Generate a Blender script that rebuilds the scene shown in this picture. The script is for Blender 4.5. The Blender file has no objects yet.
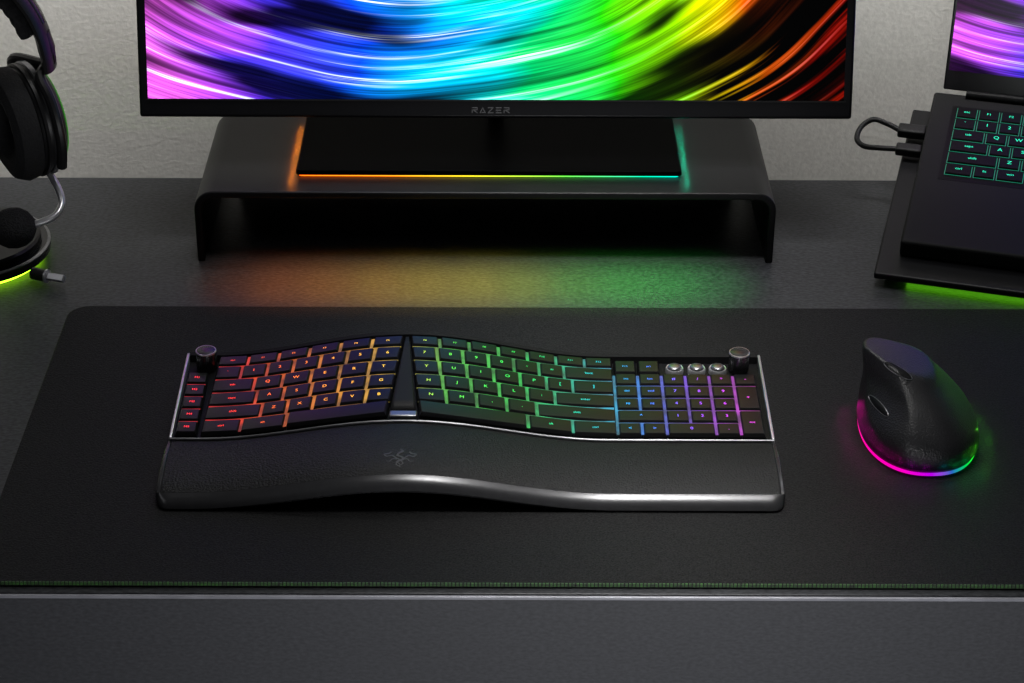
import bpy, bmesh, math, random
from mathutils import Vector, Matrix
from mathutils.bvhtree import BVHTree
random.seed(7)
sc = bpy.context.scene
COL = sc.collection
PI = math.pi
R = math.radians
try:
    sc.view_settings.view_transform = 'Standard'
except Exception:
    pass

# ------------------------------------------------------------------ camera
F = 2100.0
CAM = Vector((0, 0, .875))
CM = Matrix.Rotation(R(60), 3, 'X') @ Matrix.Rotation(R(.2), 3, 'Z')
cd = bpy.data.cameras.new('camera')
cd.sensor_width = 36
cd.lens = F * 36 / 1024
cd.shift_x = 12 / 1024
cd.clip_start = .01
cam = bpy.data.objects.new('camera', cd)
cam.matrix_world = Matrix.Translation(CAM) @ CM.to_4x4()
COL.objects.link(cam)
sc.camera = cam

def ray(px, py):
    return CM @ Vector(((px - 500) / F, (341.5 - py) / F, -1))
def gp(px, py, z):
    d = ray(px, py)
    return CAM + d * ((z - CAM.z) / d.z)
def yp(px, py, y):
    d = ray(px, py)
    return CAM + d * (y / d.y)

# ------------------------------------------------------------------ materials
def newmat(name):
    m = bpy.data.materials.new(name)
    m.use_nodes = True
    nt = m.node_tree
    return m, nt, nt.nodes['Principled BSDF']

def pmat(name, col, rough=.5, metal=0.0, nscale=0, bump=0.0, var=0.0, dist=.001, stretch=(1, 1, 1), spec=.5, coat=0, cells=False):
    m, nt, b = newmat(name)
    b.inputs['Base Color'].default_value = (*col, 1)
    b.inputs['Roughness'].default_value = rough
    b.inputs['Metallic'].default_value = metal
    b.inputs['Specular IOR Level'].default_value = spec
    b.inputs['Coat Weight'].default_value = coat
    if nscale:
        tc = nt.nodes.new('ShaderNodeTexCoord')
        mp = nt.nodes.new('ShaderNodeMapping')
        mp.inputs['Scale'].default_value = stretch
        nt.links.new(tc.outputs['Object'], mp.inputs['Vector'])
        if cells:
            n = nt.nodes.new('ShaderNodeTexVoronoi')
            n.inputs['Scale'].default_value = nscale
            fac = n.outputs['Distance']
        else:
            n = nt.nodes.new('ShaderNodeTexNoise')
            n.inputs['Scale'].default_value = nscale
            n.inputs['Detail'].default_value = 4
            fac = n.outputs['Fac']
        nt.links.new(mp.outputs['Vector'], n.inputs['Vector'])
        if bump:
            bp = nt.nodes.new('ShaderNodeBump')
            bp.inputs['Strength'].default_value = bump
            bp.inputs['Distance'].default_value = dist
            nt.links.new(fac, bp.inputs['Height'])
            nt.links.new(bp.outputs['Normal'], b.inputs['Normal'])
        if var:
            cr = nt.nodes.new('ShaderNodeValToRGB')
            cr.color_ramp.elements[0].position = .3
            cr.color_ramp.elements[1].position = .7
            cr.color_ramp.elements[0].color = (*[c * (1 - var) for c in col], 1)
            cr.color_ramp.elements[1].color = (*[c * (1 + var) for c in col], 1)
            nt.links.new(fac, cr.inputs['Fac'])
            nt.links.new(cr.outputs['Color'], b.inputs['Base Color'])
    return m

def emat(name, col, strength):
    m, nt, b = newmat(name)
    b.inputs['Base Color'].default_value = (.01, .01, .01, 1)
    b.inputs['Emission Color'].default_value = (*col, 1)
    b.inputs['Emission Strength'].default_value = strength
    return m

def rampmat(name, stops, x0, x1, strength, base=.01, noise=0):
    """emission whose hue runs along world X"""
    m, nt, b = newmat(name)
    g = nt.nodes.new('ShaderNodeNewGeometry')
    s = nt.nodes.new('ShaderNodeSeparateXYZ')
    nt.links.new(g.outputs['Position'], s.inputs[0])
    mr = nt.nodes.new('ShaderNodeMapRange')
    mr.inputs['From Min'].default_value = x0
    mr.inputs['From Max'].default_value = x1
    nt.links.new(s.outputs['X'], mr.inputs['Value'])
    cr = nt.nodes.new('ShaderNodeValToRGB')
    el = cr.color_ramp.elements
    while len(el) > 1:
        el.remove(el[-1])
    for i, (p, c) in enumerate(stops):
        e = el[0] if i == 0 else el.new(p)
        e.position = p
        e.color = (*c, 1)
    nt.links.new(mr.outputs['Result'], cr.inputs['Fac'])
    nt.links.new(cr.outputs['Color'], b.inputs['Emission Color'])
    b.inputs['Base Color'].default_value = (base, base, base, 1)
    b.inputs['Emission Strength'].default_value = strength
    if noise:
        n = nt.nodes.new('ShaderNodeTexNoise')
        n.inputs['Scale'].default_value = noise
        nt.links.new(g.outputs['Position'], n.inputs['Vector'])
        mm = nt.nodes.new('ShaderNodeMapRange')
        mm.inputs['From Min'].default_value = .35
        mm.inputs['From Max'].default_value = .65
        mm.inputs['To Min'].default_value = strength * .35
        mm.inputs['To Max'].default_value = strength * 1.5
        nt.links.new(n.outputs['Fac'], mm.inputs['Value'])
        nt.links.new(mm.outputs['Result'], b.inputs['Emission Strength'])
    return m

def screenmat(name, strength, cz, hue_w, hue_off=0.0, white=.9):
    """swirl of coloured light streaks, in the screen's own object coordinates"""
    m, nt, b = newmat(name)
    L = nt.links.new
    def val(s, sock):
        if isinstance(s, (int, float)):
            sock.default_value = s
        else:
            L(s, sock)
    def M(op, a, c=0.0, clamp=False):
        n = nt.nodes.new('ShaderNodeMath')
        n.operation = op
        n.use_clamp = clamp
        val(a, n.inputs[0]); val(c, n.inputs[1])
        return n.outputs[0]
    def SM(v, a, c, lo=0.0, hi=1.0):
        n = nt.nodes.new('ShaderNodeMapRange')
        n.interpolation_type = 'SMOOTHSTEP'
        val(v, n.inputs['Value'])
        n.inputs['From Min'].default_value = a
        n.inputs['From Max'].default_value = c
        n.inputs['To Min'].default_value = lo
        n.inputs['To Max'].default_value = hi
        return n.outputs['Result']
    def NZ(x, y, z, det=3, dis=0.0):
        c = nt.nodes.new('ShaderNodeCombineXYZ')
        val(x, c.inputs[0]); val(y, c.inputs[1]); val(z, c.inputs[2])
        n = nt.nodes.new('ShaderNodeTexNoise')
        n.inputs['Scale'].default_value = 1
        n.inputs['Detail'].default_value = det
        n.inputs['Distortion'].default_value = dis
        L(c.outputs[0], n.inputs['Vector'])
        return n.outputs['Fac']
    tc = nt.nodes.new('ShaderNodeTexCoord')
    sp = nt.nodes.new('ShaderNodeSeparateXYZ')
    L(tc.outputs['Object'], sp.inputs[0])
    x, z = sp.outputs['X'], sp.outputs['Z']
    wp = NZ(M('MULTIPLY', x, 4.0), M('MULTIPLY', z, 5.0), 3.0, 1, 0)
    dx = M('MULTIPLY', M('ADD', x, .05), .66)
    dz = M('SUBTRACT', z, cz)
    r = M('SQRT', M('ADD', M('MULTIPLY', dx, dx), M('MULTIPLY', dz, dz)))
    a = M('ARCTAN2', dz, dx)
    # the strands spiral: broad bands and fine strands run at slightly different pitch
    u = M('ADD', M('ADD', r, M('MULTIPLY', a, .030)), M('MULTIPLY', wp, .030))
    u2 = M('ADD', M('ADD', r, M('MULTIPLY', a, .018)), M('MULTIPLY', wp, .030))
    n1 = NZ(M('MULTIPLY', u, 30), M('MULTIPLY', a, 1.3), 0.0, 2, .2)
    n2 = NZ(M('MULTIPLY', u2, 135), M('MULTIPLY', a, 1.0), 5.0, 5, .1)
    n3 = NZ(M('MULTIPLY', u, 18), M('MULTIPLY', a, 1.0), 9.0, 2, 0)
    n4 = NZ(M('MULTIPLY', u2, 700), M('MULTIPLY', a, 1.8), 2.0, 3, 0)
    t = M('ADD', M('MULTIPLY', M('ADD', x, hue_w / 2), 1 / hue_w), M('MULTIPLY', M('SUBTRACT', n3, .5), .40))
    t = M('ADD', t, hue_off)
    cr = nt.nodes.new('ShaderNodeValToRGB')
    el = cr.color_ramp.elements
    stops = [(0.0, (.72, .10, .72)), (.10, (.42, .06, .85)), (.18, (.07, .03, .85)), (.32, (.003, .06, .9)), (.41, (.0, .34, .85)), (.49, (.0, .58, .65)),
             (.55, (.0, .60, .15)), (.66, (.015, .62, .003)), (.76, (.28, .75, .0)), (.83, (.9, .62, .0)), (.89, (.9, .12, .0)), (1.0, (.42, .005, .0))]
    while len(el) > 1:
        el.remove(el[-1])
    for i, (p, c) in enumerate(stops):
        e = el[0] if i == 0 else el.new(p)
        e.position = p; e.color = (*c, 1)
    L(t, cr.inputs['Fac'])
    v = M('MULTIPLY', SM(n1, .36, .54, .03, 1), SM(n2, .30, .62, .22, 1.35))
    v = M('MULTIPLY', v, SM(n4, .30, .68, .60, 1.35))
    dark = M('MULTIPLY', SM(r, cz - .050, cz), SM(x, .08, .20))
    red = SM(n2, .48, .64, 0, .9)
    keep = M('ADD', M('SUBTRACT', 1.0, dark), M('MULTIPLY', M('MULTIPLY', dark, red), .55))
    v = M('MULTIPLY', v, keep)
    wh = M('MULTIPLY', SM(n2, .54, .70, 0, white), SM(x, -.02, .14, 1.0, .10))
    wh = M('MULTIPLY', wh, SM(n4, .42, .60))
    mx = nt.nodes.new('ShaderNodeMix')
    mx.data_type = 'RGBA'
    L(wh, mx.inputs[0])
    L(cr.outputs['Color'], mx.inputs[6])
    mx.inputs[7].default_value = (.8, .9, 1, 1)
    L(mx.outputs[2], b.inputs['Emission Color'])
    L(M('MULTIPLY', v, strength), b.inputs['Emission Strength'])
    b.inputs['Base Color'].default_value = (.002, .002, .002, 1)
    b.inputs['Roughness'].default_value = .2
    b.inputs['Specular IOR Level'].default_value = .05
    return m

MT = {}
MT['wall'] = pmat('painted_plaster', (.70, .685, .65), .9, nscale=260, bump=.28, var=.08, dist=.0013)
MT['floor'] = pmat('floor_board', (.05, .045, .04), .6, nscale=8, var=.3)
MT['desk'] = pmat('desk_laminate', (.028, .029, .032), .40, nscale=420, bump=.25, var=.45, stretch=(.6, 1, 1), spec=.20)
MT['desk_front_lit'] = pmat('lit_front_laminate', (.050, .051, .057), .5, nscale=500, bump=.08, var=.18, stretch=(.5, 1, 1), spec=.3)  # lighter copy of the desk laminate, standing for light on the front face
MT['edge_highlight'] = pmat('edge_highlight_tone', (.26, .26, .29), .4, .2, nscale=30, var=.2)  # pale tone stands for the highlight along the bevelled edge
MT['mat'] = pmat('mat_fabric', (.0105, .0105, .0107), .60, nscale=700, bump=.9, var=.65, dist=.0007, spec=.07)
MT['stitch'] = pmat('green_stitch', (.010, .050, .004), .6, nscale=260, var=.9)
MT['satin'] = pmat('satin_black', (.009, .009, .0095), .38, nscale=300, bump=.03, var=.1, spec=.25)
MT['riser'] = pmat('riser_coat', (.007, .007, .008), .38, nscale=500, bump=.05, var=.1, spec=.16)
MT['riser_back_lightened'] = pmat('lightened_riser_coat', (.10, .10, .105), .6, nscale=400, bump=.05, var=.15, spec=.2)  # lightened to make up for light that doesn't reach under the riser
MT['gloss'] = pmat('gloss_black', (.003, .003, .004), .14, nscale=60, var=.1, spec=.4)
MT['plate'] = pmat('base_black', (.0006, .0006, .0007), .4, nscale=60, var=.1, spec=.01)
MT['bezel'] = pmat('bezel_black', (.004, .004, .005), .3, nscale=100, var=.1, spec=.25)
MT['key'] = pmat('key_plastic', (.0050, .0050, .0055), .32, nscale=600, bump=.04, var=.1, spec=.22)
MT['case'] = pmat('case_plastic', (.004, .004, .0045), .5, nscale=500, bump=.05, var=.1, spec=.08)
MT['wedge'] = pmat('wedge_plastic', (.008, .008, .0085), .5, nscale=500, bump=.05, var=.1, spec=.10)
MT['silver'] = pmat('brushed_silver', (.55, .55, .57), .28, .75, nscale=200, var=.1, stretch=(.2, 1, 1))
MT['steel'] = pmat('dark_steel', (.20, .20, .21), .30, .9, nscale=100, var=.05)
MT['trim'] = pmat('dark_silver', (.20, .20, .21), .30, .8, nscale=200, var=.15, stretch=(.2, 1, 1))
MT['gun'] = pmat('gunmetal', (.030, .030, .032), .24, .35, nscale=200, var=.1, spec=.3)
MT['knob'] = pmat('knob_metal', (.11, .11, .115), .22, .85, nscale=200, var=.1)
MT['leather'] = pmat('leatherette', (.0070, .0070, .0072), .44, nscale=650, bump=1.0, var=.6, dist=.0010, spec=.16)
MT['mouse'] = pmat('mouse_grip', (.010, .010, .011), .40, nscale=750, bump=.50, var=.25, dist=.0006, cells=True, spec=.36)
MT['foam'] = pmat('foam', (.016, .016, .017), .95, nscale=700, bump=1.0, var=.6, dist=.0015, spec=.2)
MT['pad'] = pmat('earpad', (.012, .012, .013), .8, nscale=500, bump=.6, var=.3, spec=.2)
MT['cable'] = pmat('cable_black', (.005, .005, .0055), .5, nscale=800, bump=.6, dist=.0006, spec=.25)
MT['lap'] = pmat('anodised_black', (.010, .010, .0105), .55, 0, nscale=900, bump=.05, var=.08, spec=.07)
MT['lapkey'] = pmat('laptop_key', (.003, .003, .003), .5, nscale=900, bump=.03, var=.08, spec=.08)
MT['grey_text'] = pmat('grey_print', (.085, .085, .09), .4, nscale=50, var=.05)
MT['emblem'] = pmat('emblem_print', (.034, .034, .034), .4, nscale=50, var=.05, spec=.4)
# key light hues where the keyboard shows them
RBK = [(0, (1, .02, .05)), (.10, (1, .04, .02)), (.2, (1, .2, .02)), (.33, (1, .5, .04)), (.40, (.65, .6, .04)), (.45, (.12, .7, .05)),
       (.58, (.02, .75, .10)), (.66, (.0, .62, .32)), (.73, (.0, .5, .75)), (.79, (.02, .22, .95)), (.86, (.22, .07, .95)), (.93, (.6, .04, .85)), (1, (.9, .04, .6))]
MT['legend'] = rampmat('key_legend_light', RBK, -.25, .208, 2.0)
MT['backlight'] = rampmat('key_backlight', RBK, -.25, .208, .45, noise=70)
MT['mouse_glow'] = rampmat('mouse_underglow', [(0, (1, .0, .35)), (.30, (.95, .0, .5)), (.55, (.45, .0, .8)), (.72, (.02, .12, .5)), (.85, (0, .6, .08)), (1, (.02, 1, .0))], .274, .364, 1.1)
MT['base_glow'] = rampmat('base_underglow', [(0, (1, .13, .005)), (.25, (1, .25, .01)), (.45, (.7, .6, .02)), (.7, (.1, .8, .05)), (.9, (0, .6, .25)), (1, (0, .55, .4))], -.183, .161, 3)
MT['green_glow'] = emat('green_led', (.22, 1, .02), 5.0)
MT['faint_green'] = emat('faint_green_led', (.1, .6, .05), .30)
MT['lime_glow'] = emat('lime_led', (.40, 1, .02), 6.0)
MT['teal'] = emat('teal_legend', (.0, .75, .42), 1.7)
MT['teal_dim'] = emat('teal_edge', (.0, .75, .42), .30)
MT['screen'] = screenmat('screen_swirl', 1.6, .26, .62)
MT['lapscreen'] = screenmat('laptop_swirl', 1.4, .24, .62, -.20, .55)

# ------------------------------------------------------------------ mesh builder
OFF = {}
class MB:
    def __init__(s):
        s.v = []; s.f = []; s.m = []
    def add(s, vs, fs, mi=0, M=None):
        k = len(s.v)
        for p in vs:
            p = Vector(p)
            s.v.append(M @ p if M is not None else p)
        for f in fs:
            s.f.append([i + k for i in f]); s.m.append(mi)
        return s
    def box(s, x0, x1, y0, y1, z0, z1, mi=0, M=None):
        vs = [(x0, y0, z0), (x1, y0, z0), (x1, y1, z0), (x0, y1, z0), (x0, y0, z1), (x1, y0, z1), (x1, y1, z1), (x0, y1, z1)]
        fs = [(3, 2, 1, 0), (4, 5, 6, 7), (0, 1, 5, 4), (1, 2, 6, 5), (2, 3, 7, 6), (3, 0, 4, 7)]
        return s.add(vs, fs, mi, M)
    def loft(s, rings, mi=0, cap0=True, cap1=True, M=None, loop=False):
        n = len(rings[0]); vs = [p for r in rings for p in r]; fs = []
        K = len(rings)
        for i in range(K if loop else K - 1):
            j = (i + 1) % K
            for q in range(n):
                w = (q + 1) % n
                fs.append((i * n + q, i * n + w, j * n + w, j * n + q))
        if not loop:
            if cap0: fs.append(tuple(range(n - 1, -1, -1)))
            if cap1: fs.append(tuple((K - 1) * n + q for q in range(n)))
        return s.add(vs, fs, mi, M)
    def tube(s, pts, r, seg=12, mi=0, M=None, flat=1.0, up=None):
        pts = [Vector(p) for p in pts]
        rs = r if isinstance(r, (list, tuple)) else [r] * len(pts)
        rings = []; nrm = None
        for i, p in enumerate(pts):
            t = (pts[min(i + 1, len(pts) - 1)] - pts[max(i - 1, 0)]).normalized()
            if nrm is None:
                nrm = Vector(up) if up else (Vector((0, 0, 1)) if abs(t.z) < .9 else Vector((1, 0, 0)))
            elif up:
                nrm = Vector(up)
            nrm = (nrm - t * nrm.dot(t)).normalized()
            b = t.cross(nrm)
            rings.append([p + nrm * (rs[i] * flat * math.cos(2 * PI * q / seg)) + b * (rs[i] * math.sin(2 * PI * q / seg)) for q in range(seg)])
        return s.loft(rings, mi, M=M)
    def lathe(s, prof, seg=48, mi=0, M=None, ring=False):
        rings = [[(max(r, 1e-5) * math.cos(2 * PI * q / seg), max(r, 1e-5) * math.sin(2 * PI * q / seg), z) for q in range(seg)] for r, z in prof]
        return s.loft(rings, mi, M=M, loop=ring)
    def mesh(s, me, M, mi=0):
        return s.add([v.co for v in me.vertices], [tuple(p.vertices) for p in me.polygons], mi, M)
    def data(s, name, mats, ang=35, fix=True):
        me = bpy.data.meshes.new(name)
        me.from_pydata([tuple(v) for v in s.v], [], s.f)
        for m in (mats if isinstance(mats, (list, tuple)) else [mats]):
            me.materials.append(MT[m])
        me.polygons.foreach_set('material_index', s.m)
        me.polygons.foreach_set('use_smooth', [True] * len(s.f))
        me.update()
        if fix:
            bm = bmesh.new(); bm.from_mesh(me)
            bmesh.ops.recalc_face_normals(bm, faces=bm.faces)
            bm.to_mesh(me); bm.free()
        me.set_sharp_from_angle(angle=R(ang))
        return me
    def build(s, name, mats, parent=None, bevel=0, bseg=3, sub=0, ang=35, fix=True):
        off = OFF.get(parent.name, Vector()) if parent else Vector()
        if off.length:
            s.v = [v - off for v in s.v]
        me = s.data(name, mats, ang, fix)
        o = bpy.data.objects.new(name, me)
        COL.objects.link(o)
        if parent:
            o.parent = parent
        OFF[o.name] = off
        if bevel:
            md = o.modifiers.new('bevel', 'BEVEL')
            md.width = bevel; md.segments = bseg; md.limit_method = 'ANGLE'; md.angle_limit = R(40)
        if sub:
            md = o.modifiers.new('sub', 'SUBSURF'); md.levels = sub; md.render_levels = sub
        return o

def thing(name, loc, label, cat, group=None, rotz=0, local=False):
    o = bpy.data.objects.new(name, None)
    o.empty_display_size = .05
    o.location = loc; o.rotation_euler = (0, 0, rotz)
    o['label'] = label; o['category'] = cat
    if group: o['group'] = group
    COL.objects.link(o)
    OFF[o.name] = Vector() if local else Vector(loc)
    return o
def struct(o):
    o['kind'] = 'structure'
    return o

GC = {}
def glyph(t):
    if t not in GC:
        cu = bpy.data.curves.new('t', 'FONT')
        cu.body = t; cu.size = 1; cu.align_x = 'CENTER'; cu.align_y = 'CENTER'; cu.resolution_u = 3
        o = bpy.data.objects.new('t', cu)
        COL.objects.link(o)
        bpy.context.view_layer.update()
        dg = bpy.context.evaluated_depsgraph_get()
        GC[t] = bpy.data.meshes.new_from_object(o.evaluated_get(dg))
        bpy.data.objects.remove(o)
    return GC[t]
def smooth_path(pts, n=8):
    P = [Vector(p) for p in pts]; out = []
    for i in range(len(P) - 1):
        p0 = P[max(i - 1, 0)]; p1 = P[i]; p2 = P[i + 1]; p3 = P[min(i + 2, len(P) - 1)]
        for k in range(n):
            t = k / n
            out.append(.5 * ((2 * p1) + (p2 - p0) * t + (2 * p0 - 5 * p1 + 4 * p2 - p3) * t * t + (3 * p1 - p0 - 3 * p2 + p3) * t ** 3))
    out.append(P[-1])
    return out

# ------------------------------------------------------------------ setting
WALL = 1.945
struct(MB().box(-2.2, 2.2, WALL, WALL + .1, -.74, 1.9).build('wall_back', 'wall'))
struct(MB().box(-2.2, 2.2, -1.5, WALL + .1, -.79, -.74).build('floor', 'floor'))

DF, DB = 1.166, 1.829
desk = thing('desk', (0, 1.5, -.74), 'dark charcoal desk with a painted highlight on its front edge carrying all the gear', 'desk')
MB().box(-.95, .95, DF + .0012, DB, -.13, 0).build('desktop', 'desk', desk, bevel=.0012)
MB().box(-.95, .95, DF + .0002, DF + .0011, -.13, -.0040).build('front_panel', 'desk_front_lit', desk)
MB().box(-.95, .95, DF - .001, DF + .0011, -.0036, -.0010).build('highlight_strip', 'edge_highlight', desk, bevel=.0005)
for sx in (-1, 1):
    for yy in (DF + .05, DB - .11):
        MB().box(sx * .9 - .03, sx * .9 + .03, yy, yy + .06, -.74, -.1305).build('leg', 'satin', desk, bevel=.003)

# desk mat
MZ = .004
mroot = thing('desk_mat', (.1, 1.37, 0), 'large black fabric desk mat with green stitched front edge under the keyboard', 'desk mat')
def rrect(x0, x1, y0, y1, r, n=8):
    pts = []
    for cx, cy, a0 in ((x1 - r, y1 - r, 0), (x0 + r, y1 - r, 90), (x0 + r, y0 + r, 180), (x1 - r, y0 + r, 270)):
        for k in range(n + 1):
            a = R(a0 + 90 * k / n)
            pts.append((cx + r * math.cos(a), cy + r * math.sin(a)))
    return pts
MX0, MX1, MY0, MY1 = -.367, .573, 1.174, 1.568
o = rrect(MX0, MX1, MY0, MY1, .018)
MB().loft([[(x, y, .0001) for x, y in o], [(x, y, MZ) for x, y in o]]).build('fabric', 'mat', mroot, bevel=.0012, bseg=2)
st = MB()
xx = MX0 + .02
while xx < MX1 - .02:
    st.box(xx, xx + .0018, MY0 - .0005, MY0 + .0006, .0016, MZ + .0002)
    xx += .0026
st.build('stitching', 'stitch', mroot)

# ------------------------------------------------------------------ monitor riser
RX, RW, RH, RT = -.0135, .256, .069, .0065
RY0, RY1 = 1.656, 1.827
def upath(hw, h, r, n=8):
    pts = [(-hw, 0)]
    for k in range(n + 1):
        a = PI - PI / 2 * k / n
        pts.append((-hw + r + r * math.cos(a), h - r + r * math.sin(a)))
    for k in range(n + 1):
        a = PI / 2 - PI / 2 * k / n
        pts.append((hw - r + r * math.cos(a), h - r + r * math.sin(a)))
    pts.append((hw, 0))
    return pts
outer = upath(RW, RH, .018)
inner = upath(RW - RT, RH - RT, .0118)
riser = thing('monitor_riser', (RX, 1.73, 0), 'black bent metal riser bridging the desk under the monitor', 'monitor riser')
b = MB()
n = len(outer)
for y in (RY0, RY1):
    b.v += [Vector((RX + x, y, z)) for x, z in outer] + [Vector((RX + x, y, z)) for x, z in inner]
for i in range(n - 1):
    b.f += [[i, i + 1, 2 * n + i + 1, 2 * n + i], [n + i, n + i + 1, 3 * n + i + 1, 3 * n + i],
            [i, i + 1, n + i + 1, n + i], [2 * n + i, 2 * n + i + 1, 3 * n + i + 1, 3 * n + i]]
b.f += [[0, n, 3 * n, 2 * n], [n - 1, 2 * n - 1, 4 * n - 1, 3 * n - 1]]
b.m = [0] * len(b.f)
b.build('shelf', 'riser', riser, bevel=.0016, bseg=3)
MB().box(RX - .235, RX + .235, RY1 - .03, RY1 - .024, .003, RH - RT - .0003).build('back_panel', 'riser_back_lightened', riser, bevel=.001)

# ------------------------------------------------------------------ monitor
TOP = RH + .0003
mon = thing('monitor', (-.0045, 1.76, TOP), 'wide black monitor on the riser showing a rainbow swirl of light', 'monitor')
BX0, BX1 = -.182, .161
MB().loft([[(x, y, TOP + .0017) for x, y in rrect(BX0, BX1, 1.686, 1.826, .004)], [(x, y, TOP + .0064) for x, y in rrect(BX0 + .0005, BX1 - .0005, 1.6865, 1.826, .004)]]).build('base_plate', 'plate', mon, bevel=.0008, bseg=2)
MB().loft([[(x, y, TOP) for x, y in rrect(BX0 + .0022, BX1 - .0022, 1.6885, 1.822, .004)], [(x, y, TOP + .0016) for x, y in rrect(BX0 + .0022, BX1 - .0022, 1.6885, 1.822, .004)]]).build('base_light', 'base_glow', mon)
MB().tube([(-.0045, 1.8165, TOP + .0068), (-.0045, 1.8165, TOP + .1), (-.0045, 1.820, TOP + .22)], [.008, .008, .008], 20).build('neck', 'plate', mon)
PT = -17
panel = MB().box(-.3165, .3165, 0, .018, 0, .375).build('panel', 'bezel', None, bevel=.0025)
panel.parent = mon
panel.location = Vector((0, 1.716, .1135)) - Vector((0, 1.76, TOP))
panel.rotation_euler = (R(PT), 0, 0)
MB().box(-.3165 + .008, .3165 - .008, -.0006, .002, .0165, .367).build('screen', 'screen', panel)
MB().box(-.3165 + .006, .3165 - .006, -.0008, .002, .0150, .0163).build('bezel_line', 'satin', panel)
lt = MB()
LET = {'R': [[(0, 0), (0, .55)], [(0, 1), (.95, 1), (1, .6), (.25, .52), (1, 0)]], 'A': [[(0, 0), (.5, 1), (1, 0)], [(.35, .05), (.75, .05)]],
       'Z': [[(0, 1), (1, 1), (0, 0), (1, 0)]], 'E': [[(0, 1), (1, 1)], [(0, .5), (.9, .5)], [(0, 0), (1, 0)]]}
LS = .0045
for i, c in enumerate('RAZER'):
    ox = -.0045 + (i - 2) * .0071 - LS / 2
    for pl_ in LET[c]:
        for (ax, az), (bx, bz) in zip(pl_, pl_[1:]):
            A_ = Vector((ox + ax * LS, 0, .0048 + az * LS)); B_ = Vector((ox + bx * LS, 0, .0048 + bz * LS))
            t_ = (B_ - A_).normalized(); n_ = Vector((-t_.z, 0, t_.x)) * .00042
            t_ = t_ * .0003
            q = [A_ - t_ - n_, B_ + t_ - n_, B_ + t_ + n_, A_ - t_ + n_]
            lt.add([(p.x, -.0005, p.z) for p in q] + [(p.x, .0003, p.z) for p in q], [(0, 1, 2, 3), (4, 7, 6, 5), (0, 4, 5, 1), (1, 5, 6, 2), (2, 6, 7, 3), (3, 7, 4, 0)])
lt.build('lettering', 'grey_text', panel)
MB().box(-.05, .05, .0175, .058, .10, .19).build('stand_mount', 'satin', panel, bevel=.004)

# ------------------------------------------------------------------ keyboard
KX0, KX1 = -.2495, .2075
def hump(x, y=1.33):
    d = abs(x + .072)
    return (.0165 + .03 * max(0, y - 1.33)) * .5 * (1 + math.cos(PI * d / .155)) if d < .155 else 0.0
def slope(x, y):
    return (hump(x + .001, y) - hump(x - .001, y)) / .002
def kz(y):
    return .0160 + (y - 1.334) * .055
kb = thing('keyboard', (-.02, 1.34, MZ), 'wave-shaped black ergonomic keyboard with rainbow backlit keys and attached palm rest', 'keyboard')

def wave(prof, x0, x1, n=90, corner=None):
    rings = []
    for i in range(n + 1):
        s = i / n
        x = x0 + (x1 - x0) * (s - math.sin(2 * PI * s) / (2 * PI) * .7)
        ring = []
        for y, z in prof:
            yy = y
            if corner:
                ylim, rad = corner
                d = min(x - x0, x1 - x)
                if d < rad and y < ylim:
                    yy = y + (rad - math.sqrt(max(0, rad * rad - (rad - d) ** 2))) * min(1, (ylim - y) / .008)
            ring.append((x, yy, z + hump(x, y)))
        rings.append(ring)
    return MB().loft(rings)
E = .0001
wave([(1.334, MZ + E), (1.446, MZ + E), (1.4490, .008), (1.4490, .0270), (1.4478, .0282), (1.4445, .0274), (1.4428, kz(1.4428)), (1.334, kz(1.334))], KX0 + .002, KX1 - .002).build('case', 'case', kb, ang=30)
for x0, x1 in ((KX0, KX0 + .0022), (KX1 - .0022, KX1)):
    pr = ((1.334, MZ + E), (1.447, MZ + E), (1.4480, .0275), (1.444, .0285), (1.334, .0205))
    MB().loft([[(x0, y, z) for y, z in pr], [(x1, y, z) for y, z in pr]]).build('side_trim', 'silver', kb, bevel=.0006, bseg=2)
# palm rest
JY = 1.2702
wave([(1.3325, .0046), (1.3325, .0182), (1.329, .0194), (1.318, .0203), (1.304, .0204), (1.291, .0194), (1.280, .0174), (1.274, .0156), (JY, .0138), (JY, .0046)], KX0 + .003, KX1 - .003).build('palm_rest', 'leather', kb, ang=50)
wave([(JY - .0001, .0137), (1.2672, .0124), (1.2640, .0104), (1.2615, .0080), (1.2602, .0060), (1.2610, .0042), (JY - .0001, .0042)], KX0 - .001, KX1 + .001, corner=(1.2702, .010)).build('front_lip', 'gun', kb, ang=50)
for x0, x1 in ((KX0 - .001, KX0 + .0028), (KX1 - .0028, KX1 + .001)):
    pr = ((JY, .0042), (1.3335, .0042), (1.3335, .0178), (1.318, .0196), (1.304, .0197), (1.291, .0187), (1.280, .0167), (1.274, .0149), (JY, .0131))
    MB().loft([[(x0, y, z) for y, z in pr], [(x1, y, z) for y, z in pr]]).build('palm_rest_trim', 'gun', kb, bevel=.001, bseg=2)
def along(y, z, r, mat, nm, x0=KX0 + .001, x1=KX1 - .001):
    pts = []
    for i in range(91):
        x = x0 + (x1 - x0) * i / 90
        pts.append((x, y, z + hump(x, y)))
    return MB().tube(pts, r, 8, up=(0, 0, 1)).build(nm, mat, kb)
along(1.3336, .0192, .0012, 'trim', 'front_strip')

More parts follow.
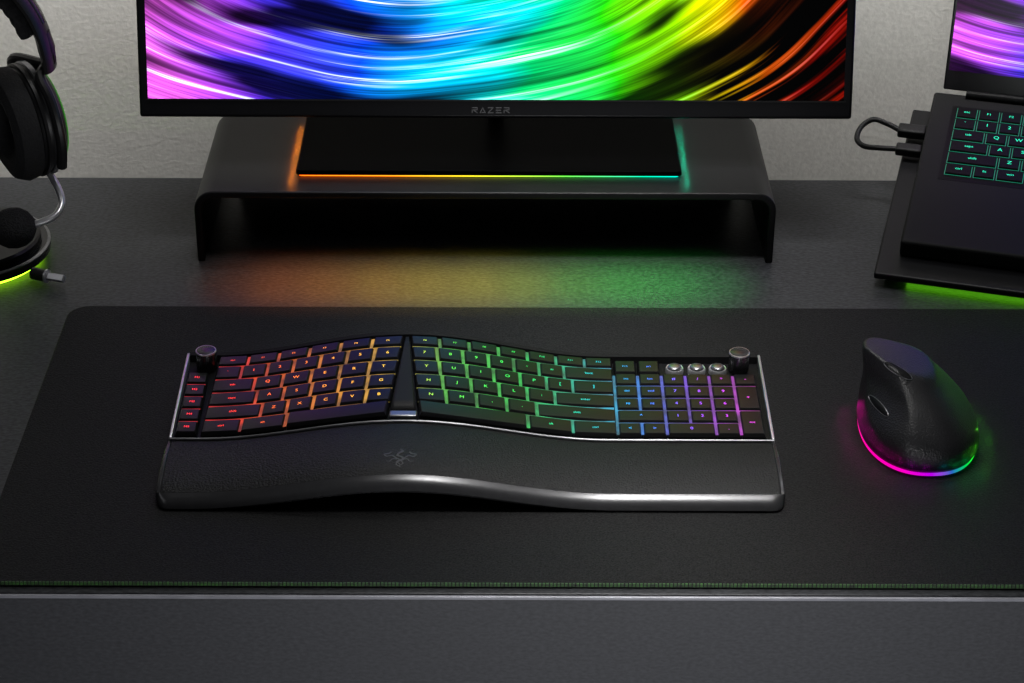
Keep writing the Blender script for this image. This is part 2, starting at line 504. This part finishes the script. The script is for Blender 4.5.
# keys
rowsY = [1.4425, 1.4280, 1.4098, 1.3916, 1.3734, 1.3552, 1.3370]
rowsN = [1.4425] + [1.4200 - (1.4200 - 1.3370) * i / 5 for i in range(6)]
GAP = .0012
KH = .0066
def ydz(x, y):
    return kz(y) + hump(x, y)
nkeys = 0
def key_geo(quad, txt, size, h=KH):
    cx = sum(p[0] for p in quad) / 4; cy = sum(p[1] for p in quad) / 4
    q = [Vector((p[0] - cx, p[1] - cy, 0)) for p in quad]
    def ins(dx, df, db):
        o = []
        for p, (sx, sy) in zip(q, ((1, 1), (-1, 1), (-1, -1), (1, -1))):
            o.append(p + Vector((sx * dx, df if sy > 0 else -db, 0)))
        return o
    g = GAP / 2
    rings = []
    for d, f, k, z in ((g, g, g, .0006), (g, g, g, .0038), (g + .0010, g + .0012, g + .0008, h - .0007), (g + .0015, g + .0018, g + .0012, h - .0001), (g + .0026, g + .0029, g + .0022, h)):
        rings.append([(p.x, p.y, z) for p in ins(d, f, k)])
    b = MB().loft(rings)
    if txt:
        b.mesh(glyph(txt), Matrix.Translation((0, -.0001, h + .00012)) @ Matrix.Scale(size, 4), 1)
    return b, cx, cy
def make_key(quad, txt, size, name='key', h=KH):
    """quad: four plan corners (xl,yf) (xr,yf) (xr,yb) (xl,yb)"""
    global nkeys
    nkeys += 1
    b, cx, cy = key_geo(quad, txt, size, h)
    o_me = b.data(name, ['key', 'legend'], 28, fix=False)
    o = bpy.data.objects.new(name, o_me)
    COL.objects.link(o)
    o.parent = kb
    o.location = Vector((cx, cy, ydz(cx, cy))) - OFF[kb.name]
    o.rotation_euler = (R(3.1), -math.atan(slope(cx, cy)), 0)
    return o
S1, S2 = .0048, .0034
def block(rows, xl, xr, chars, ry=rowsY):
    for ri, (ws, cs) in enumerate(zip(rows, chars)):
        if not ws: continue
        yb, yf = ry[ri], ry[ri + 1]
        tot = sum(ws); a = 0
        for w, c in zip(ws, cs):
            t0, t1 = a / tot, (a + w) / tot
            a += w
            L = lambda y, t: xl(y) + (xr(y) - xl(y)) * t
            quad = [(L(yf, t0), yf), (L(yf, t1), yf), (L(yb, t1), yb), (L(yb, t0), yb)]
            size = (S1 if len(c) == 1 else S2) * (.85 if ri == 0 else 1)
            make_key(quad, c, size)
def lin(yb, yf):
    return lambda y: yf + (yb - yf) * (y - 1.337) / (1.4425 - 1.337)
block([[], [1], [1], [1], [1], [1]], lin(-.2458, -.2458), lin(-.2285, -.2285), [[], ['M1'], ['M2'], ['M3'], ['M4'], ['M5']], rowsN)
LXR = lin(-.0750, -.0838); LXL = lin(-.2235, -.2265)
block([[1] * 6, [1] * 7, [1.5] + [1] * 5, [1.75] + [1] * 5, [2.2] + [1] * 5, [1.4, 1.6, 3.6]], LXL, LXR,
      [['esc', 'F1', 'F2', 'F3', 'F4', 'F5'], list('`123456'), ['tab'] + list('QWERT'), ['caps'] + list('ASDFG'), ['shift'] + list('ZXCVB'), ['ctrl', 'alt', '']])
RXL = lin(-.0716, -.0617); RXR = lin(.0895, .0895)
block([[1] * 7, [1] * 6 + [2], [1] * 6 + [1.6], [1] * 5 + [2.2], [1] * 4 + [2.7], [3.4, 1.4, 1.4]], RXL, RXR,
      [['F6', 'F7', 'F8', 'F9', 'F10', 'F11', 'F12'], list('7890-=') + ['back'], list('YUIOP[') + [']'], list('HJKL;') + ['enter'], list('NM,.') + ['shift'], ['', 'alt', 'ctrl']])
NX = [.0895 + .01868 * i for i in range(7)]
fx = lambda v: (lambda y: v)
block([[], [1, 1], [1, 1], [1, 1], [], [1, 1]], fx(NX[0]), fx(NX[2]), [[], ['ins', 'hm'], ['del', 'end'], ['pg', 'pg'], [], ['<', '>']], rowsN)
block([[], [], [], [], [1], []], fx(NX[0]), fx(NX[2]), [[], [], [], [], ['^'], []], rowsN)
block([[], [1] * 4, [], [], [], []], fx(NX[2]), fx(NX[6]), [[], list('#/*-'), [], [], [], []], rowsN)
for ri, cs in ((2, '789'), (3, '456'), (4, '123')):
    for i, c in enumerate(cs):
        make_key([(NX[2 + i], rowsN[ri + 1]), (NX[3 + i], rowsN[ri + 1]), (NX[3 + i], rowsN[ri]), (NX[2 + i], rowsN[ri])], c, S1)
make_key([(NX[2], rowsN[6]), (NX[4], rowsN[6]), (NX[4], rowsN[5]), (NX[2], rowsN[5])], '0', S1)
make_key([(NX[4], rowsN[6]), (NX[5], rowsN[6]), (NX[5], rowsN[5]), (NX[4], rowsN[5])], '.', S1)
make_key([(NX[5], rowsN[4]), (NX[6], rowsN[4]), (NX[6], rowsN[2]), (NX[5], rowsN[2])], '+', S1)
make_key([(NX[5], rowsN[6]), (NX[6], rowsN[6]), (NX[6], rowsN[4]), (NX[5], rowsN[4])], 'ent', S2)
# the keys past the hundredth: two small ones at the end of the top row, as one part
ex2 = MB()
for i, c in enumerate(('F13', 'prt')):
    bb, cx, cy = key_geo([(NX[i], rowsN[1]), (NX[i + 1], rowsN[1]), (NX[i + 1], 1.4385), (NX[i], 1.4385)], c, S2 * .85)
    k0 = len(ex2.v)
    T = Matrix.Translation((cx, cy, ydz(cx, cy))) @ Matrix.Rotation(R(3.1), 4, 'X')
    ex2.v += [T @ v for v in bb.v]; ex2.f += [[q + k0 for q in f] for f in bb.f]; ex2.m += bb.m
ko2 = ex2.build('key', ['key', 'legend'], kb, ang=28, fix=False)
ko2['kind'] = 'stuff'
# backlight diffuser under the keys
bl = MB()
def sheet(bm_, xl, xr, y0, y1, dz_, n=40):
    vs = []; fs = []
    ny = 8
    for j in range(ny + 1):
        y = y0 + (y1 - y0) * j / ny
        for i in range(n + 1):
            x = xl(y) + (xr(y) - xl(y)) * i / n
            vs.append((x, y, ydz(x, y) + dz_))
    for j in range(ny):
        for i in range(n):
            a = j * (n + 1) + i
            fs.append((a, a + 1, a + n + 2, a + n + 1))
    bm_.add(vs, fs)
e = .0018
sheet(bl, fx(-.2445), fx(-.2300), rowsN[6] + e, rowsN[1] - e, .0048, 4)
sheet(bl, lambda y: LXL(y) + .0015, lambda y: LXR(y) - .0015, rowsY[6] + e, rowsY[0] - e, .0048)
sheet(bl, lambda y: RXL(y) + .0015, fx(.0880), rowsY[6] + e, rowsY[0] - e, .0048)
sheet(bl, fx(.0885), fx(NX[6] - .0015), rowsN[6] + e, rowsN[1] - e, .0048, 8)
bl.build('backlight', 'backlight', kb, fix=False)
# solid wedge filling the split between the two halves, and the bar at its foot
wd = MB()
sheet(wd, lambda y: LXR(y) + .0006, lambda y: RXL(y) - .0006, 1.3465, 1.4415, .0050, 8)
wo = wd.build('center_wedge', 'wedge', kb, fix=False)
md = wo.modifiers.new('thick', 'SOLIDIFY'); md.thickness = .0045; md.offset = -1
xm = -.0725
yy0, yy1 = 1.3380, 1.3460
MB().box(-.0832, -.0622, yy0, yy1, ydz(xm, yy0) + .0005, ydz(xm, yy0) + .0050).build('center_bar', 'trim', kb, bevel=.0012)
# knobs
for px in (206, 739):
    p = gp(px, 362, .030)
    z0 = ydz(p.x, 1.434) + .0002
    T = Matrix.Translation((p.x, 1.4335, z0))
    k = MB().lathe([(.0, 0), (.0076, 0), (.0078, .0008), (.0078, .0157), (.0075, .0165), (.0060, .0166), (.0, .0166)], 40, 0, T)
    for q in range(28):
        a = 2 * PI * q / 28
        k.box(-.0004, .0004, .0076, .0081, .001, .0153, 0, T @ Matrix.Rotation(a, 4, 'Z'))
    kn = k.build('knob', 'knob', kb)
    MB().lathe([(.0, .0167), (.0074, .0167), (.0074, .0169), (.0070, .0171), (.0, .0171)], 40, 0, T).build('knob_cap', 'gun', kn)
    MB().lathe([(.0075, .0164), (.0081, .0155), (.0081, .0166), (.0078, .0169), (.0075, .0169)], 40, 0, T, ring=True).build('knob_rim', 'silver', kn)
for px in (674, 696, 717):
    p = gp(px, 366, .025)
    T = Matrix.Translation((p.x, 1.4295, ydz(p.x, 1.4295) + .0002))
    bt = MB().lathe([(.0, 0), (.0056, 0), (.0056, .0052), (.0050, .0063), (.0034, .0068), (.0016, .0070), (.0, .0070)], 40, 0, T).build('round_button', 'steel', kb, ang=60)
    MB().lathe([(.0058, .0002), (.0072, .0002), (.0071, .0040), (.0066, .0050), (.0058, .0048)], 40, 0, T, ring=True).build('button_ring', 'silver', bt)
# emblem pressed into the palm rest: three entwined snakes
em = MB()
def wz(y):
    pr = [(1.276, .0162), (1.280, .0174), (1.291, .0194), (1.304, .0204), (1.318, .0203), (1.329, .0194), (1.334, .0182)]
    for (a, za), (c, zc) in zip(pr, pr[1:]):
        if a <= y <= c: return za + (zc - za) * (y - a) / (c - a)
    return .018
ex, ey = gp(400, 456, .036).xy
def stroke(pts, w0, w1):
    pp = smooth_path([(p[0], p[1], 0) for p in pts], 6)
    out = []; rs = []
    for i, p in enumerate(pp):
        x = ex + p.x * .0115; y = ey + p.y * .0095
        f = i / (len(pp) - 1)
        out.append((x, y, wz(y) + hump(x, y) + .0001)); rs.append((w0 + (w1 - w0) * f * (1 if f < .9 else .6)) * 1.1)
    em.tube(out, rs, 6, flat=.25, up=(0, 0, 1))
stroke([(.05, -1), (-.22, -.75), (-.1, -.45), (.22, -.25), (.1, .05), (-.18, .2), (-.02, .5), (.16, .65), (.02, .95)], .0004, .0011)
stroke([(-.05, -.9), (.2, -.65), (.0, -.3), (-.28, -.05), (-.5, .2), (-.85, .12), (-1.0, .36), (-.74, .40), (-.56, .6)], .0004, .0009)
stroke([(.02, -.75), (-.18, -.45), (.14, -.2), (.36, .0), (.56, .2), (.86, .10), (1.0, .36), (.74, .40), (.58, .62)], .0004, .0009)
stroke([(-.2, -.2), (-.5, -.2), (-.62, -.42), (-.86, -.40)], .0007, .0002)
stroke([(.2, -.2), (.5, -.2), (.62, -.42), (.86, -.40)], .0007, .0002)
em.build('emblem', 'emblem', kb)

# ------------------------------------------------------------------ mouse
ms = thing('mouse', (.319, 1.372, MZ), 'tall black vertical mouse with pink and green underglow on the mat', 'computer mouse')
LV = [(.0016, .2795, .3615, 1.314, 1.432), (.0035, .2775, .3660, 1.309, 1.434), (.008, .2765, .3672, 1.306, 1.436), (.013, .2765, .3662, 1.3062, 1.436), (.018, .2766, .3643, 1.307, 1.436), (.023, .2766, .3620, 1.3085, 1.436), (.028, .2766, .3594, 1.3108, 1.4345), (.034, .2766, .3560, 1.3145, 1.432),
      (.040, .2766, .3523, 1.319, 1.4293), (.045, .2766, .3490, 1.323, 1.426), (.050, .2764, .3456, 1.3278, 1.422), (.054, .2762, .3427, 1.332, 1.418), (.058, .2760, .3398, 1.3365, 1.414), (.061, .2758, .3376, 1.3402, 1.411), (.0640, .2757, .3354, 1.3440, 1.4085), (.0665, .2756, .3336, 1.3472, 1.4060), (.0685, .2757, .3320, 1.3497, 1.404), (.0698, .2760, .3303, 1.3520, 1.4020), (.0706, .2768, .3282, 1.3547, 1.3992), (.0709, .2785, .3255, 1.358, 1.396)]
def mring(z, xl, xr, yn, yf, seg=128, grow=0):
    cx, cy, rx, ry = (xl + xr) / 2, (yn + yf) / 2, (xr - xl) / 2 + grow, (yf - yn) / 2 + grow
    pts = []
    zz = z / .0709
    up = min(1, max(0, (zz - .05) / .75)); up = up * up * (3 - 2 * up)
    for q in range(seg):
        t = 2 * PI * q / seg
        c, s_ = math.cos(t), math.sin(t)
        ex_ = 2.3 + 1.1 * up
        x = cx + rx * math.copysign(abs(c) ** (2 / ex_), c)
        y = cy + ry * math.copysign(abs(s_) ** (2 / 2.2), s_)
        # thumb side: the near left corner is drawn in and lightly hollowed
        nx = (x - cx) / rx; ny = (y - cy) / ry
        d = -(nx * .80 + ny * .60) - (1.16 - .44 * up)
        k = .5 * (d + math.sqrt(d * d + .005)) * up
        x += k * .80 * rx * .93
        y += k * .60 * ry * .93
        x += .0028 * max(0.0, -nx) ** 1.4 * math.exp(-((zz - .55) / .24) ** 2)
        zt = z + MZ
        zt -= max(0, x - .278) * .26 * min(1, max(0, (z - .02) / .045))
        pts.append((x, y, zt))
    return pts
mb = MB().loft([mring(*l) for l in LV])
mverts = [v.copy() for v in mb.v]; mfaces = [list(f) for f in mb.f]
mbody = mb.build('shell', 'mouse', ms, ang=55)
RL = LV[1][1:]
ug = MB()
ug.loft([mring(.0001, *RL, grow=-.0035), mring(.0001, *RL, grow=-.0006), mring(.0008, *RL, grow=-.0002), mring(.0010, *RL, grow=-.0035)], 0, False, False, loop=True)
ug.build('light_ring', 'mouse_glow', ms, ang=60)
bvh = BVHTree.FromPolygons(mverts, mfaces)
def onm(px, py, off=.0):
    h, nn, i, d = bvh.ray_cast(CAM, ray(px, py).normalized())
    if h is None: return None
    if nn.dot(ray(px, py)) > 0: nn = -nn
    return h + nn * off
# two slim oval thumb buttons, each with a raised outline
for cpx, cpy, ang_, la, lb in ((898, 371, 31, 16, 3.8), (879, 406, 48, 14, 3.6)):
    ca, sa = math.cos(R(ang_)), math.sin(R(ang_))
    loop_ = []
    for q in range(36):
        t = 2 * PI * q / 36
        u_, v_ = la * math.cos(t), lb * math.sin(t)
        h = onm(cpx + u_ * ca - v_ * sa, cpy + u_ * sa + v_ * ca, .0004)
        if h is not None: loop_.append(h)
    if len(loop_) > 30:
        cen = sum(loop_, Vector()) / len(loop_)
        nrm = (loop_[0] - cen).cross(loop_[len(loop_) // 4] - cen).normalized()
        if nrm.dot(CAM - cen) < 0: nrm = -nrm
        N_ = len(loop_)
        face = MB().add(loop_ + [p + nrm * .0006 + (cen - p) * .18 for p in loop_] + [cen + nrm * .0014],
                        [(i, (i + 1) % N_, N_ + (i + 1) % N_, N_ + i) for i in range(N_)] + [(N_ + i, N_ + (i + 1) % N_, 2 * N_) for i in range(N_)])
        bo = face.build('thumb_button', 'case', ms, ang=80)
        rim = MB(); rr = []
        for i, p in enumerate(loop_):
            tn = (loop_[(i + 1) % N_] - loop_[i - 1]).normalized()
            s1 = nrm; s2 = tn.cross(nrm)
            rr.append([p + s1 * (.0005 * math.cos(2 * PI * k / 6)) + s2 * (.0003 * math.sin(2 * PI * k / 6)) for k in range(6)])
        rim.loft(rr, loop=True, cap0=False, cap1=False)
        rim.build('button_outline', 'trim', bo)

# ------------------------------------------------------------------ headset stand and headset (left)
HY = 1.665
sb = gp(-25, 257, 0)
stand = thing('headset_stand', (sb.x, sb.y, 0), 'round black headset stand with lime glowing base at the left edge', 'headset stand')
T = Matrix.Translation((sb.x, sb.y, 0))
MB().lathe([(0, .0052), (.066, .0052), (.0675, .0065), (.0675, .013), (.0655, .015), (0, .015)], 64, 0, T).build('base', 'gloss', stand)
MB().lathe([(0, .0152), (.060, .0152), (.060, .020), (.058, .022), (0, .023)], 64, 0, T).build('base_cap', 'satin', stand)
MB().lathe([(.0655, .0128), (.0680, .0132), (.0680, .0142), (.0655, .0150)], 64, 0, T, ring=True).build('base_rim', 'trim', stand)
MB().lathe([(.045, .0002), (.0600, .0002), (.0600, .0051), (.045, .0051)], 64, 0, T, ring=True).build('base_light', 'lime_glow', stand)
ptop = yp(-64, -25, HY)
MB().tube(smooth_path([(sb.x - .035, sb.y, .0232), (sb.x - .036, sb.y, .12), (ptop.x, HY, .20), (ptop.x, HY, ptop.z - .036)], 8), .009, 16).build('pole', 'satin', stand)
MB().tube([(ptop.x, HY - .03, ptop.z - .034), (ptop.x, HY + .03, ptop.z - .034)], .012, 16).build('hook', 'satin', stand)
p0 = gp(33, 273, .009); p1 = gp(46, 276, .009); p2 = gp(64, 279, .009)
pl = MB().tube([p0, p1], .0055, 16).tube([p1, p1 + (p2 - p1) * .1], .0062, 16, 1).build('connector', ['satin', 'silver'], stand)
MB().tube([p1 + (p2 - p1) * .12, p2], .0042, 4).build('plug_tip', 'silver', pl, bevel=.0006)

hs = thing('headset', (ptop.x, HY, .04), 'black over-ear headset with foam-tipped boom microphone hanging at the left edge', 'headset')
def hb(t, k=1.0):
    return yp(-64 + 114 * k * math.cos(t), 78 - 122 * k * math.sin(t), HY)
arc = [hb(R(5 + 170 * i / 40)) for i in range(41)]
MB().tube(arc, .0165, 14, flat=.34, up=None).build('headband', 'satin', hs)
arc3 = [hb(R(26 + 128 * i / 40), 1.045) for i in range(41)]
MB().tube(arc3, .0060, 12, flat=.35).build('headband_strap', 'gun', hs)
arc2 = [hb(R(24 + 132 * i / 80), .885) for i in range(81)]
MB().tube(arc2, [.0125 + .0016 * abs(math.sin(i * PI / 4)) for i in range(81)], 14, flat=.55).build('headband_cushion', 'pad', hs)
for side in (1, -1):
    c = yp(22, 122, HY)
    if side < 0:
        c = Vector((2 * ptop.x - c.x, c.y, c.z))
    n_ = Vector((.80 * side, .56, .06)).normalized()
    yax = Vector((0, 0, 1)); xax = yax.cross(n_).normalized(); yax = n_.cross(xax)
    A = Matrix((( xax.x, yax.x, n_.x, c.x), (xax.y, yax.y, n_.y, c.y), (xax.z, yax.z, n_.z, c.z), (0, 0, 0, 1))) @ Matrix.Diagonal((.96, 1.12, 1, 1))
    cup = MB().lathe([(0, .002), (.041, .002), (.044, .006), (.045, .016), (.042, .022), (.034, .027), (.02, .029), (0, .029)], 48, 0, A).build('ear_cup', 'satin', hs)
    MB().lathe([(.0450, .0100), (.0462, .0108), (.0462, .0150), (.0448, .0160)], 48, 0, A, ring=True).build('cup_rim', 'trim', cup)
    MB().lathe([(.0440, .0035), (.0460, .0042), (.0460, .0068), (.0440, .0075)], 48, 0, A, ring=True).build('cup_ridge', 'satin', cup)
    MB().lathe([(.030, .0275), (.034, .0262), (.0355, .0270), (.031, .0290)], 48, 0, A, ring=True).build('cup_light', 'faint_green', cup)
    MB().lathe([(.018, .0), (.020, -.010), (.026, -.019), (.034, -.021), (.042, -.017), (.046, -.008), (.045, .0), (.041, .0015)], 48, 0, A, ring=True).build('ear_cushion', 'pad', hs)
    MB().lathe([(0, -.003), (.019, -.003), (.019, .0018), (0, .0018)], 32, 0, A).build('ear_mesh', 'foam', hs)
    ya = hb(R(7) if side > 0 else R(173))
    yk = [A @ Vector((.050 * math.cos(R(70 - 140 * k / 12)), .050 * math.sin(R(70 - 140 * k / 12)), .014)) for k in range(13)]
    MB().tube(smooth_path([ya + Vector((0, 0, .02)), ya, yk[1], yk[3], yk[5], yk[7], yk[9]], 6), .0045, 10).build('yoke', 'satin', hs)
    yk2 = [A @ Vector((-.050 * math.cos(R(70 - 140 * k / 12)), .050 * math.sin(R(70 - 140 * k / 12)), .014)) for k in range(13)]
    MB().tube(smooth_path([ya, yk2[1], yk2[3], yk2[5], yk2[7], yk2[9]], 6), .0045, 10).build('yoke', 'satin', hs)
    # slider block joining the band to the yoke
    MB().tube([hb(R(22) if side > 0 else R(158)), hb(R(14) if side > 0 else R(166)), ya], [.0095, .0105, .008], 12, flat=.7).build('slider', 'satin', hs)
boom = smooth_path([yp(*q) for q in ((42, 163, HY), (50, 174, HY - .005), (58, 188, HY - .012), (62, 202, HY - .02), (57, 214, HY - .03), (45, 221, HY - .036), (28, 226, HY - .040))], 6)
MB().tube(boom, .0032, 12).build('microphone_boom', 'silver', hs)
mc = yp(14, 228, HY - .043)
foam = MB().lathe([(.0, -.019), (.007, -.0178), (.013, -.0135), (.017, -.007), (.018, 0), (.017, .007), (.013, .0135), (.007, .0178), (0, .019)], 32, 0, Matrix.Translation(mc) @ Matrix.Rotation(R(80), 4, 'Y')).build('microphone_foam', 'foam', hs, ang=80)

# ------------------------------------------------------------------ laptop and its stand (right)
LP = Vector((.349, 1.631, 0))
LR = R(-16)
D = Matrix.Translation((0, 0, .036)) @ Matrix.Rotation(R(10), 4, 'X')
ls = thing('laptop_stand', LP, 'black sloped laptop stand with green light under its front edge', 'laptop stand', rotz=LR, local=True)
MB().box(-.018, .373, -.028, .236, -.0240, -.0172, 0, D).build('plate', 'riser', ls, bevel=.002)
MB().box(.12, .16, -.028, -.022, -.0172, -.006, 0, D).build('front_stop', 'riser', ls, bevel=.0015)
MB().box(.25, .29, -.028, -.022, -.0172, -.006, 0, D).build('front_stop', 'riser', ls, bevel=.0015)
MB().box(-.010, .366, -.006, .016, .0002, .0080).build('front_foot', 'satin', ls, bevel=.001)
MB().box(.010, .366, -.0085, -.0062, .0010, .0055).build('light_strip', 'green_glow', ls)
for x in (.03, .31):
    MB().box(x, x + .02, .17, .185, .0002, .043).build('support_leg', 'satin', ls, bevel=.001)

lap = thing('laptop', LP, 'open black laptop with teal lit keys on the sloped stand', 'laptop', rotz=LR, local=True)
LW, LD = .355, .244
MB().box(0, LW, 0, LD, -.0165, 0, 0, D).build('base', 'lap', lap, bevel=.0025)
MB().box(.020, .335, .100, .222, -.0004, .0002, 0, D).build('keyboard_well', 'lapkey', lap)
MB().box(.12, .25, .012, .085, -.0003, .0002, 0, D).build('touchpad', 'lap', lap)
LL = D @ Matrix.Translation((0, LD - .003, .003)) @ Matrix.Rotation(R(-16), 4, 'X')
lid = MB().box(.008, LW - .004, 0, .006, .002, .236, 0, LL).build('lid', 'bezel', lap, bevel=.0015)
lidm = MB().box(-.170, .170, -.0006, .001, -.0, .210).build('screen', 'lapscreen', lid)
lidm.matrix_local = LL @ Matrix.Translation((.1812, 0, .0215))
MB().tube([D @ Vector((.03, LD - .004, .003)), D @ Vector((.325, LD - .004, .003))], .0040, 14).build('hinge', 'case', lap)
lc = {}
def lapkey(w, c):
    k = (round(w, 4), c)
    if k not in lc:
        h = .0020; d = .0158
        rings = []
        for i, z in ((0, .0003), (0, .0012), (.0007, h)):
            rings.append([(-w / 2 + i, -d / 2 + i, z), (w / 2 - i, -d / 2 + i, z), (w / 2 - i, d / 2 - i, z), (-w / 2 + i, d / 2 - i, z)])
        b = MB().loft(rings)
        if c:
            b.mesh(glyph(c), Matrix.Translation((0, .0005, h + .0001)) @ Matrix.Scale(.0066 if len(c) == 1 else .0046, 4), 1)
        # lit edge showing under the key
        e_ = .0006
        b.add([(-w / 2 - e_, -d / 2 - e_, .0002), (w / 2 + e_, -d / 2 - e_, .0002), (w / 2 + e_, d / 2 + e_, .0002), (-w / 2 - e_, d / 2 + e_, .0002)], [(0, 1, 2, 3)], 2)
        lc[k] = b.data('key', ['lapkey', 'teal', 'teal_dim'], 28, fix=False)
    return lc[k]
lrows = [[(1, c) for c in ['esc', 'F1', 'F2', 'F3', 'F4', 'F5', 'F6', 'F7', 'F8', 'F9', 'F10', 'F11', 'F12', 'del', 'pwr']],
         [(1, c) for c in '`1234567890-='] + [(2, 'back')],
         [(1.5, 'tab')] + [(1, c) for c in 'QWERTYUIOP[]'] + [(1.5, '\\')],
         [(1.75, 'caps')] + [(1, c) for c in "ASDFGHJKL;'"] + [(2.25, 'enter')],
         [(2.25, 'shift')] + [(1, c) for c in 'ZXCVBNM,./'] + [(2.75, 'shift')],
         [(1.25, 'ctrl'), (1, 'fn'), (1.25, 'win'), (1.25, 'alt'), (6, ''), (1.25, 'alt'), (1, 'fn'), (1, '<'), (1, '>')]]
for ri, row in enumerate(lrows):
    x = .024
    u = (.331 - .024) / sum(w for w, c in row)
    for w, c in row:
        me = lapkey(w * u - .0028, c)
        ko = bpy.data.objects.new('key', me)
        COL.objects.link(ko)
        ko.parent = lap
        ko.matrix_local = D @ Matrix.Translation((x + w * u / 2, .2105 - ri * .0188, .0002))
        x += w * u

cb = thing('cable', LP, 'short black cable looping out of the side of the laptop', 'cable', rotz=LR, local=True)
MB().box(-.026, -.0002, .177, .191, -.0130, -.0040, 0, D).build('plug', 'cable', cb, bevel=.002)
MB().box(-.024, -.0002, .147, .159, -.0130, -.0045, 0, D).build('plug', 'cable', cb, bevel=.002)
loop = smooth_path([D @ Vector(q) for q in ((-.025, .184, -.0085), (-.036, .188, -.006), (-.050, .190, -.004), (-.060, .182, -.008), (-.062, .167, -.012), (-.054, .156, -.012), (-.040, .152, -.0095), (-.023, .153, -.009))], 8)
MB().tube(loop, .0026, 12).build('cord', 'cable', cb)

# ------------------------------------------------------------------ light
w = bpy.data.worlds.new('world')
sc.world = w
w.use_nodes = True
w.node_tree.nodes['Background'].inputs['Color'].default_value = (.8, .85, 1, 1)
w.node_tree.nodes['Background'].inputs['Strength'].default_value = .01
def area(loc, target, sx, sy, e, col=(1, 1, 1), spread=180):
    l = bpy.data.lights.new('area_lamp', 'AREA')
    l.shape = 'RECTANGLE'; l.size = sx; l.size_y = sy; l.energy = e; l.color = col; l.spread = R(spread)
    o = bpy.data.objects.new('area_lamp', l)
    o.location = loc
    o.rotation_euler = (Vector(target) - Vector(loc)).to_track_quat('-Z', 'Y').to_euler()
    COL.objects.link(o)
    return o
def spot(loc, target, e, col, ang, blend=1, rad=.02):
    l = bpy.data.lights.new('spot_lamp', 'SPOT')
    l.energy = e; l.color = col; l.spot_size = R(ang); l.spot_blend = blend; l.shadow_soft_size = rad
    o = bpy.data.objects.new('spot_lamp', l)
    o.location = loc
    o.rotation_euler = (Vector(target) - Vector(loc)).to_track_quat('-Z', 'Y').to_euler()
    COL.objects.link(o)
def point(loc, e, col):
    l = bpy.data.lights.new('added_glow', 'POINT')
    l.energy = e; l.color = col; l.shadow_soft_size = 0; l.specular_factor = 0
    o = bpy.data.objects.new('added_glow', l)
    o.location = loc
    COL.objects.link(o)
area((.10, 1.40, 1.75), (.05, 1.42, 0), .5, .3, 2.0, (1, .99, .97), 90)
area((-1.3, .7, 1.5), (-.1, 1.4, 0), .5, .5, 1.2, (.97, .98, 1))
area((.1, 1.88, 1.15), (.1, 1.25, 0), .7, .08, 3.2, (.98, .99, 1))  # lamp added behind for sheen and rim highlights
# area lamp added to brighten the wall, its beam kept off the desk
area((.0, 1.78, .80), (0, 1.945, .14), 2.0, .08, 3.4, (1, .985, .95), 50)
area((.15, .45, -.10), (.15, 1.166, -.03), .4, .15, 4.0, (.97, .98, 1))  # low lamp added to brighten the desk's front face
# soft pools of light over the middle of the mat
spot((.15, 1.3, 1.7), (.08, 1.52, 0), 220, (1, .99, .97), 15, 1, .15)
spot((.15, 1.2, 1.7), (.13, 1.21, 0), 220, (1, .99, .97), 13, 1, .15)
# coloured spots added above, imitating the glow reflected in the desk by the riser
glow = [(250, (1, .20, .02), 45), (300, (1, .26, .02), 95), (350, (1, .40, .02), 105), (400, (1, .58, .02), 120), (450, (1, .74, .03), 125), (500, (.9, .85, .03), 125),
        (550, (.4, .9, .04), 110), (600, (.1, 1, .05), 125), (650, (.05, 1, .06), 130), (700, (.04, 1, .10), 80)]
for px, col, e in glow:
    t = gp(px, 286, 0)
    spot((t.x, 1.25, .75), t, e, col, 7.5, 1, .02)
# point lamps added to imitate the mouse's underglow on the mat
ring = mring(.004, *RL, grow=.010)
for q in range(0, 128, 5):
    x, y, z = ring[q]
    f = (x - .266) / .106
    if y > 1.41: continue
    col = (1, 0, .5) if f < .35 else (.8, 0, .9) if f < .5 else (.2, .0, .8) if f < .62 else (0, .4, .5) if f < .75 else (0, 1, .2) if f < .9 else (.1, 1, .02)
    point((x, y, MZ + .0045), .0012 if .4 < f < .75 else .0016, col)
# point lamps added to imitate the monitor base strip's glow along its sides
for k in range(12):
    y = 1.69 + .0105 * k
    point((BX0 - .006, y, TOP + .006), .0022, (1, .25, .01))
    point((BX1 + .006, y, TOP + .006), .0014, (0, .9, .5))
print('KEYS', nkeys)
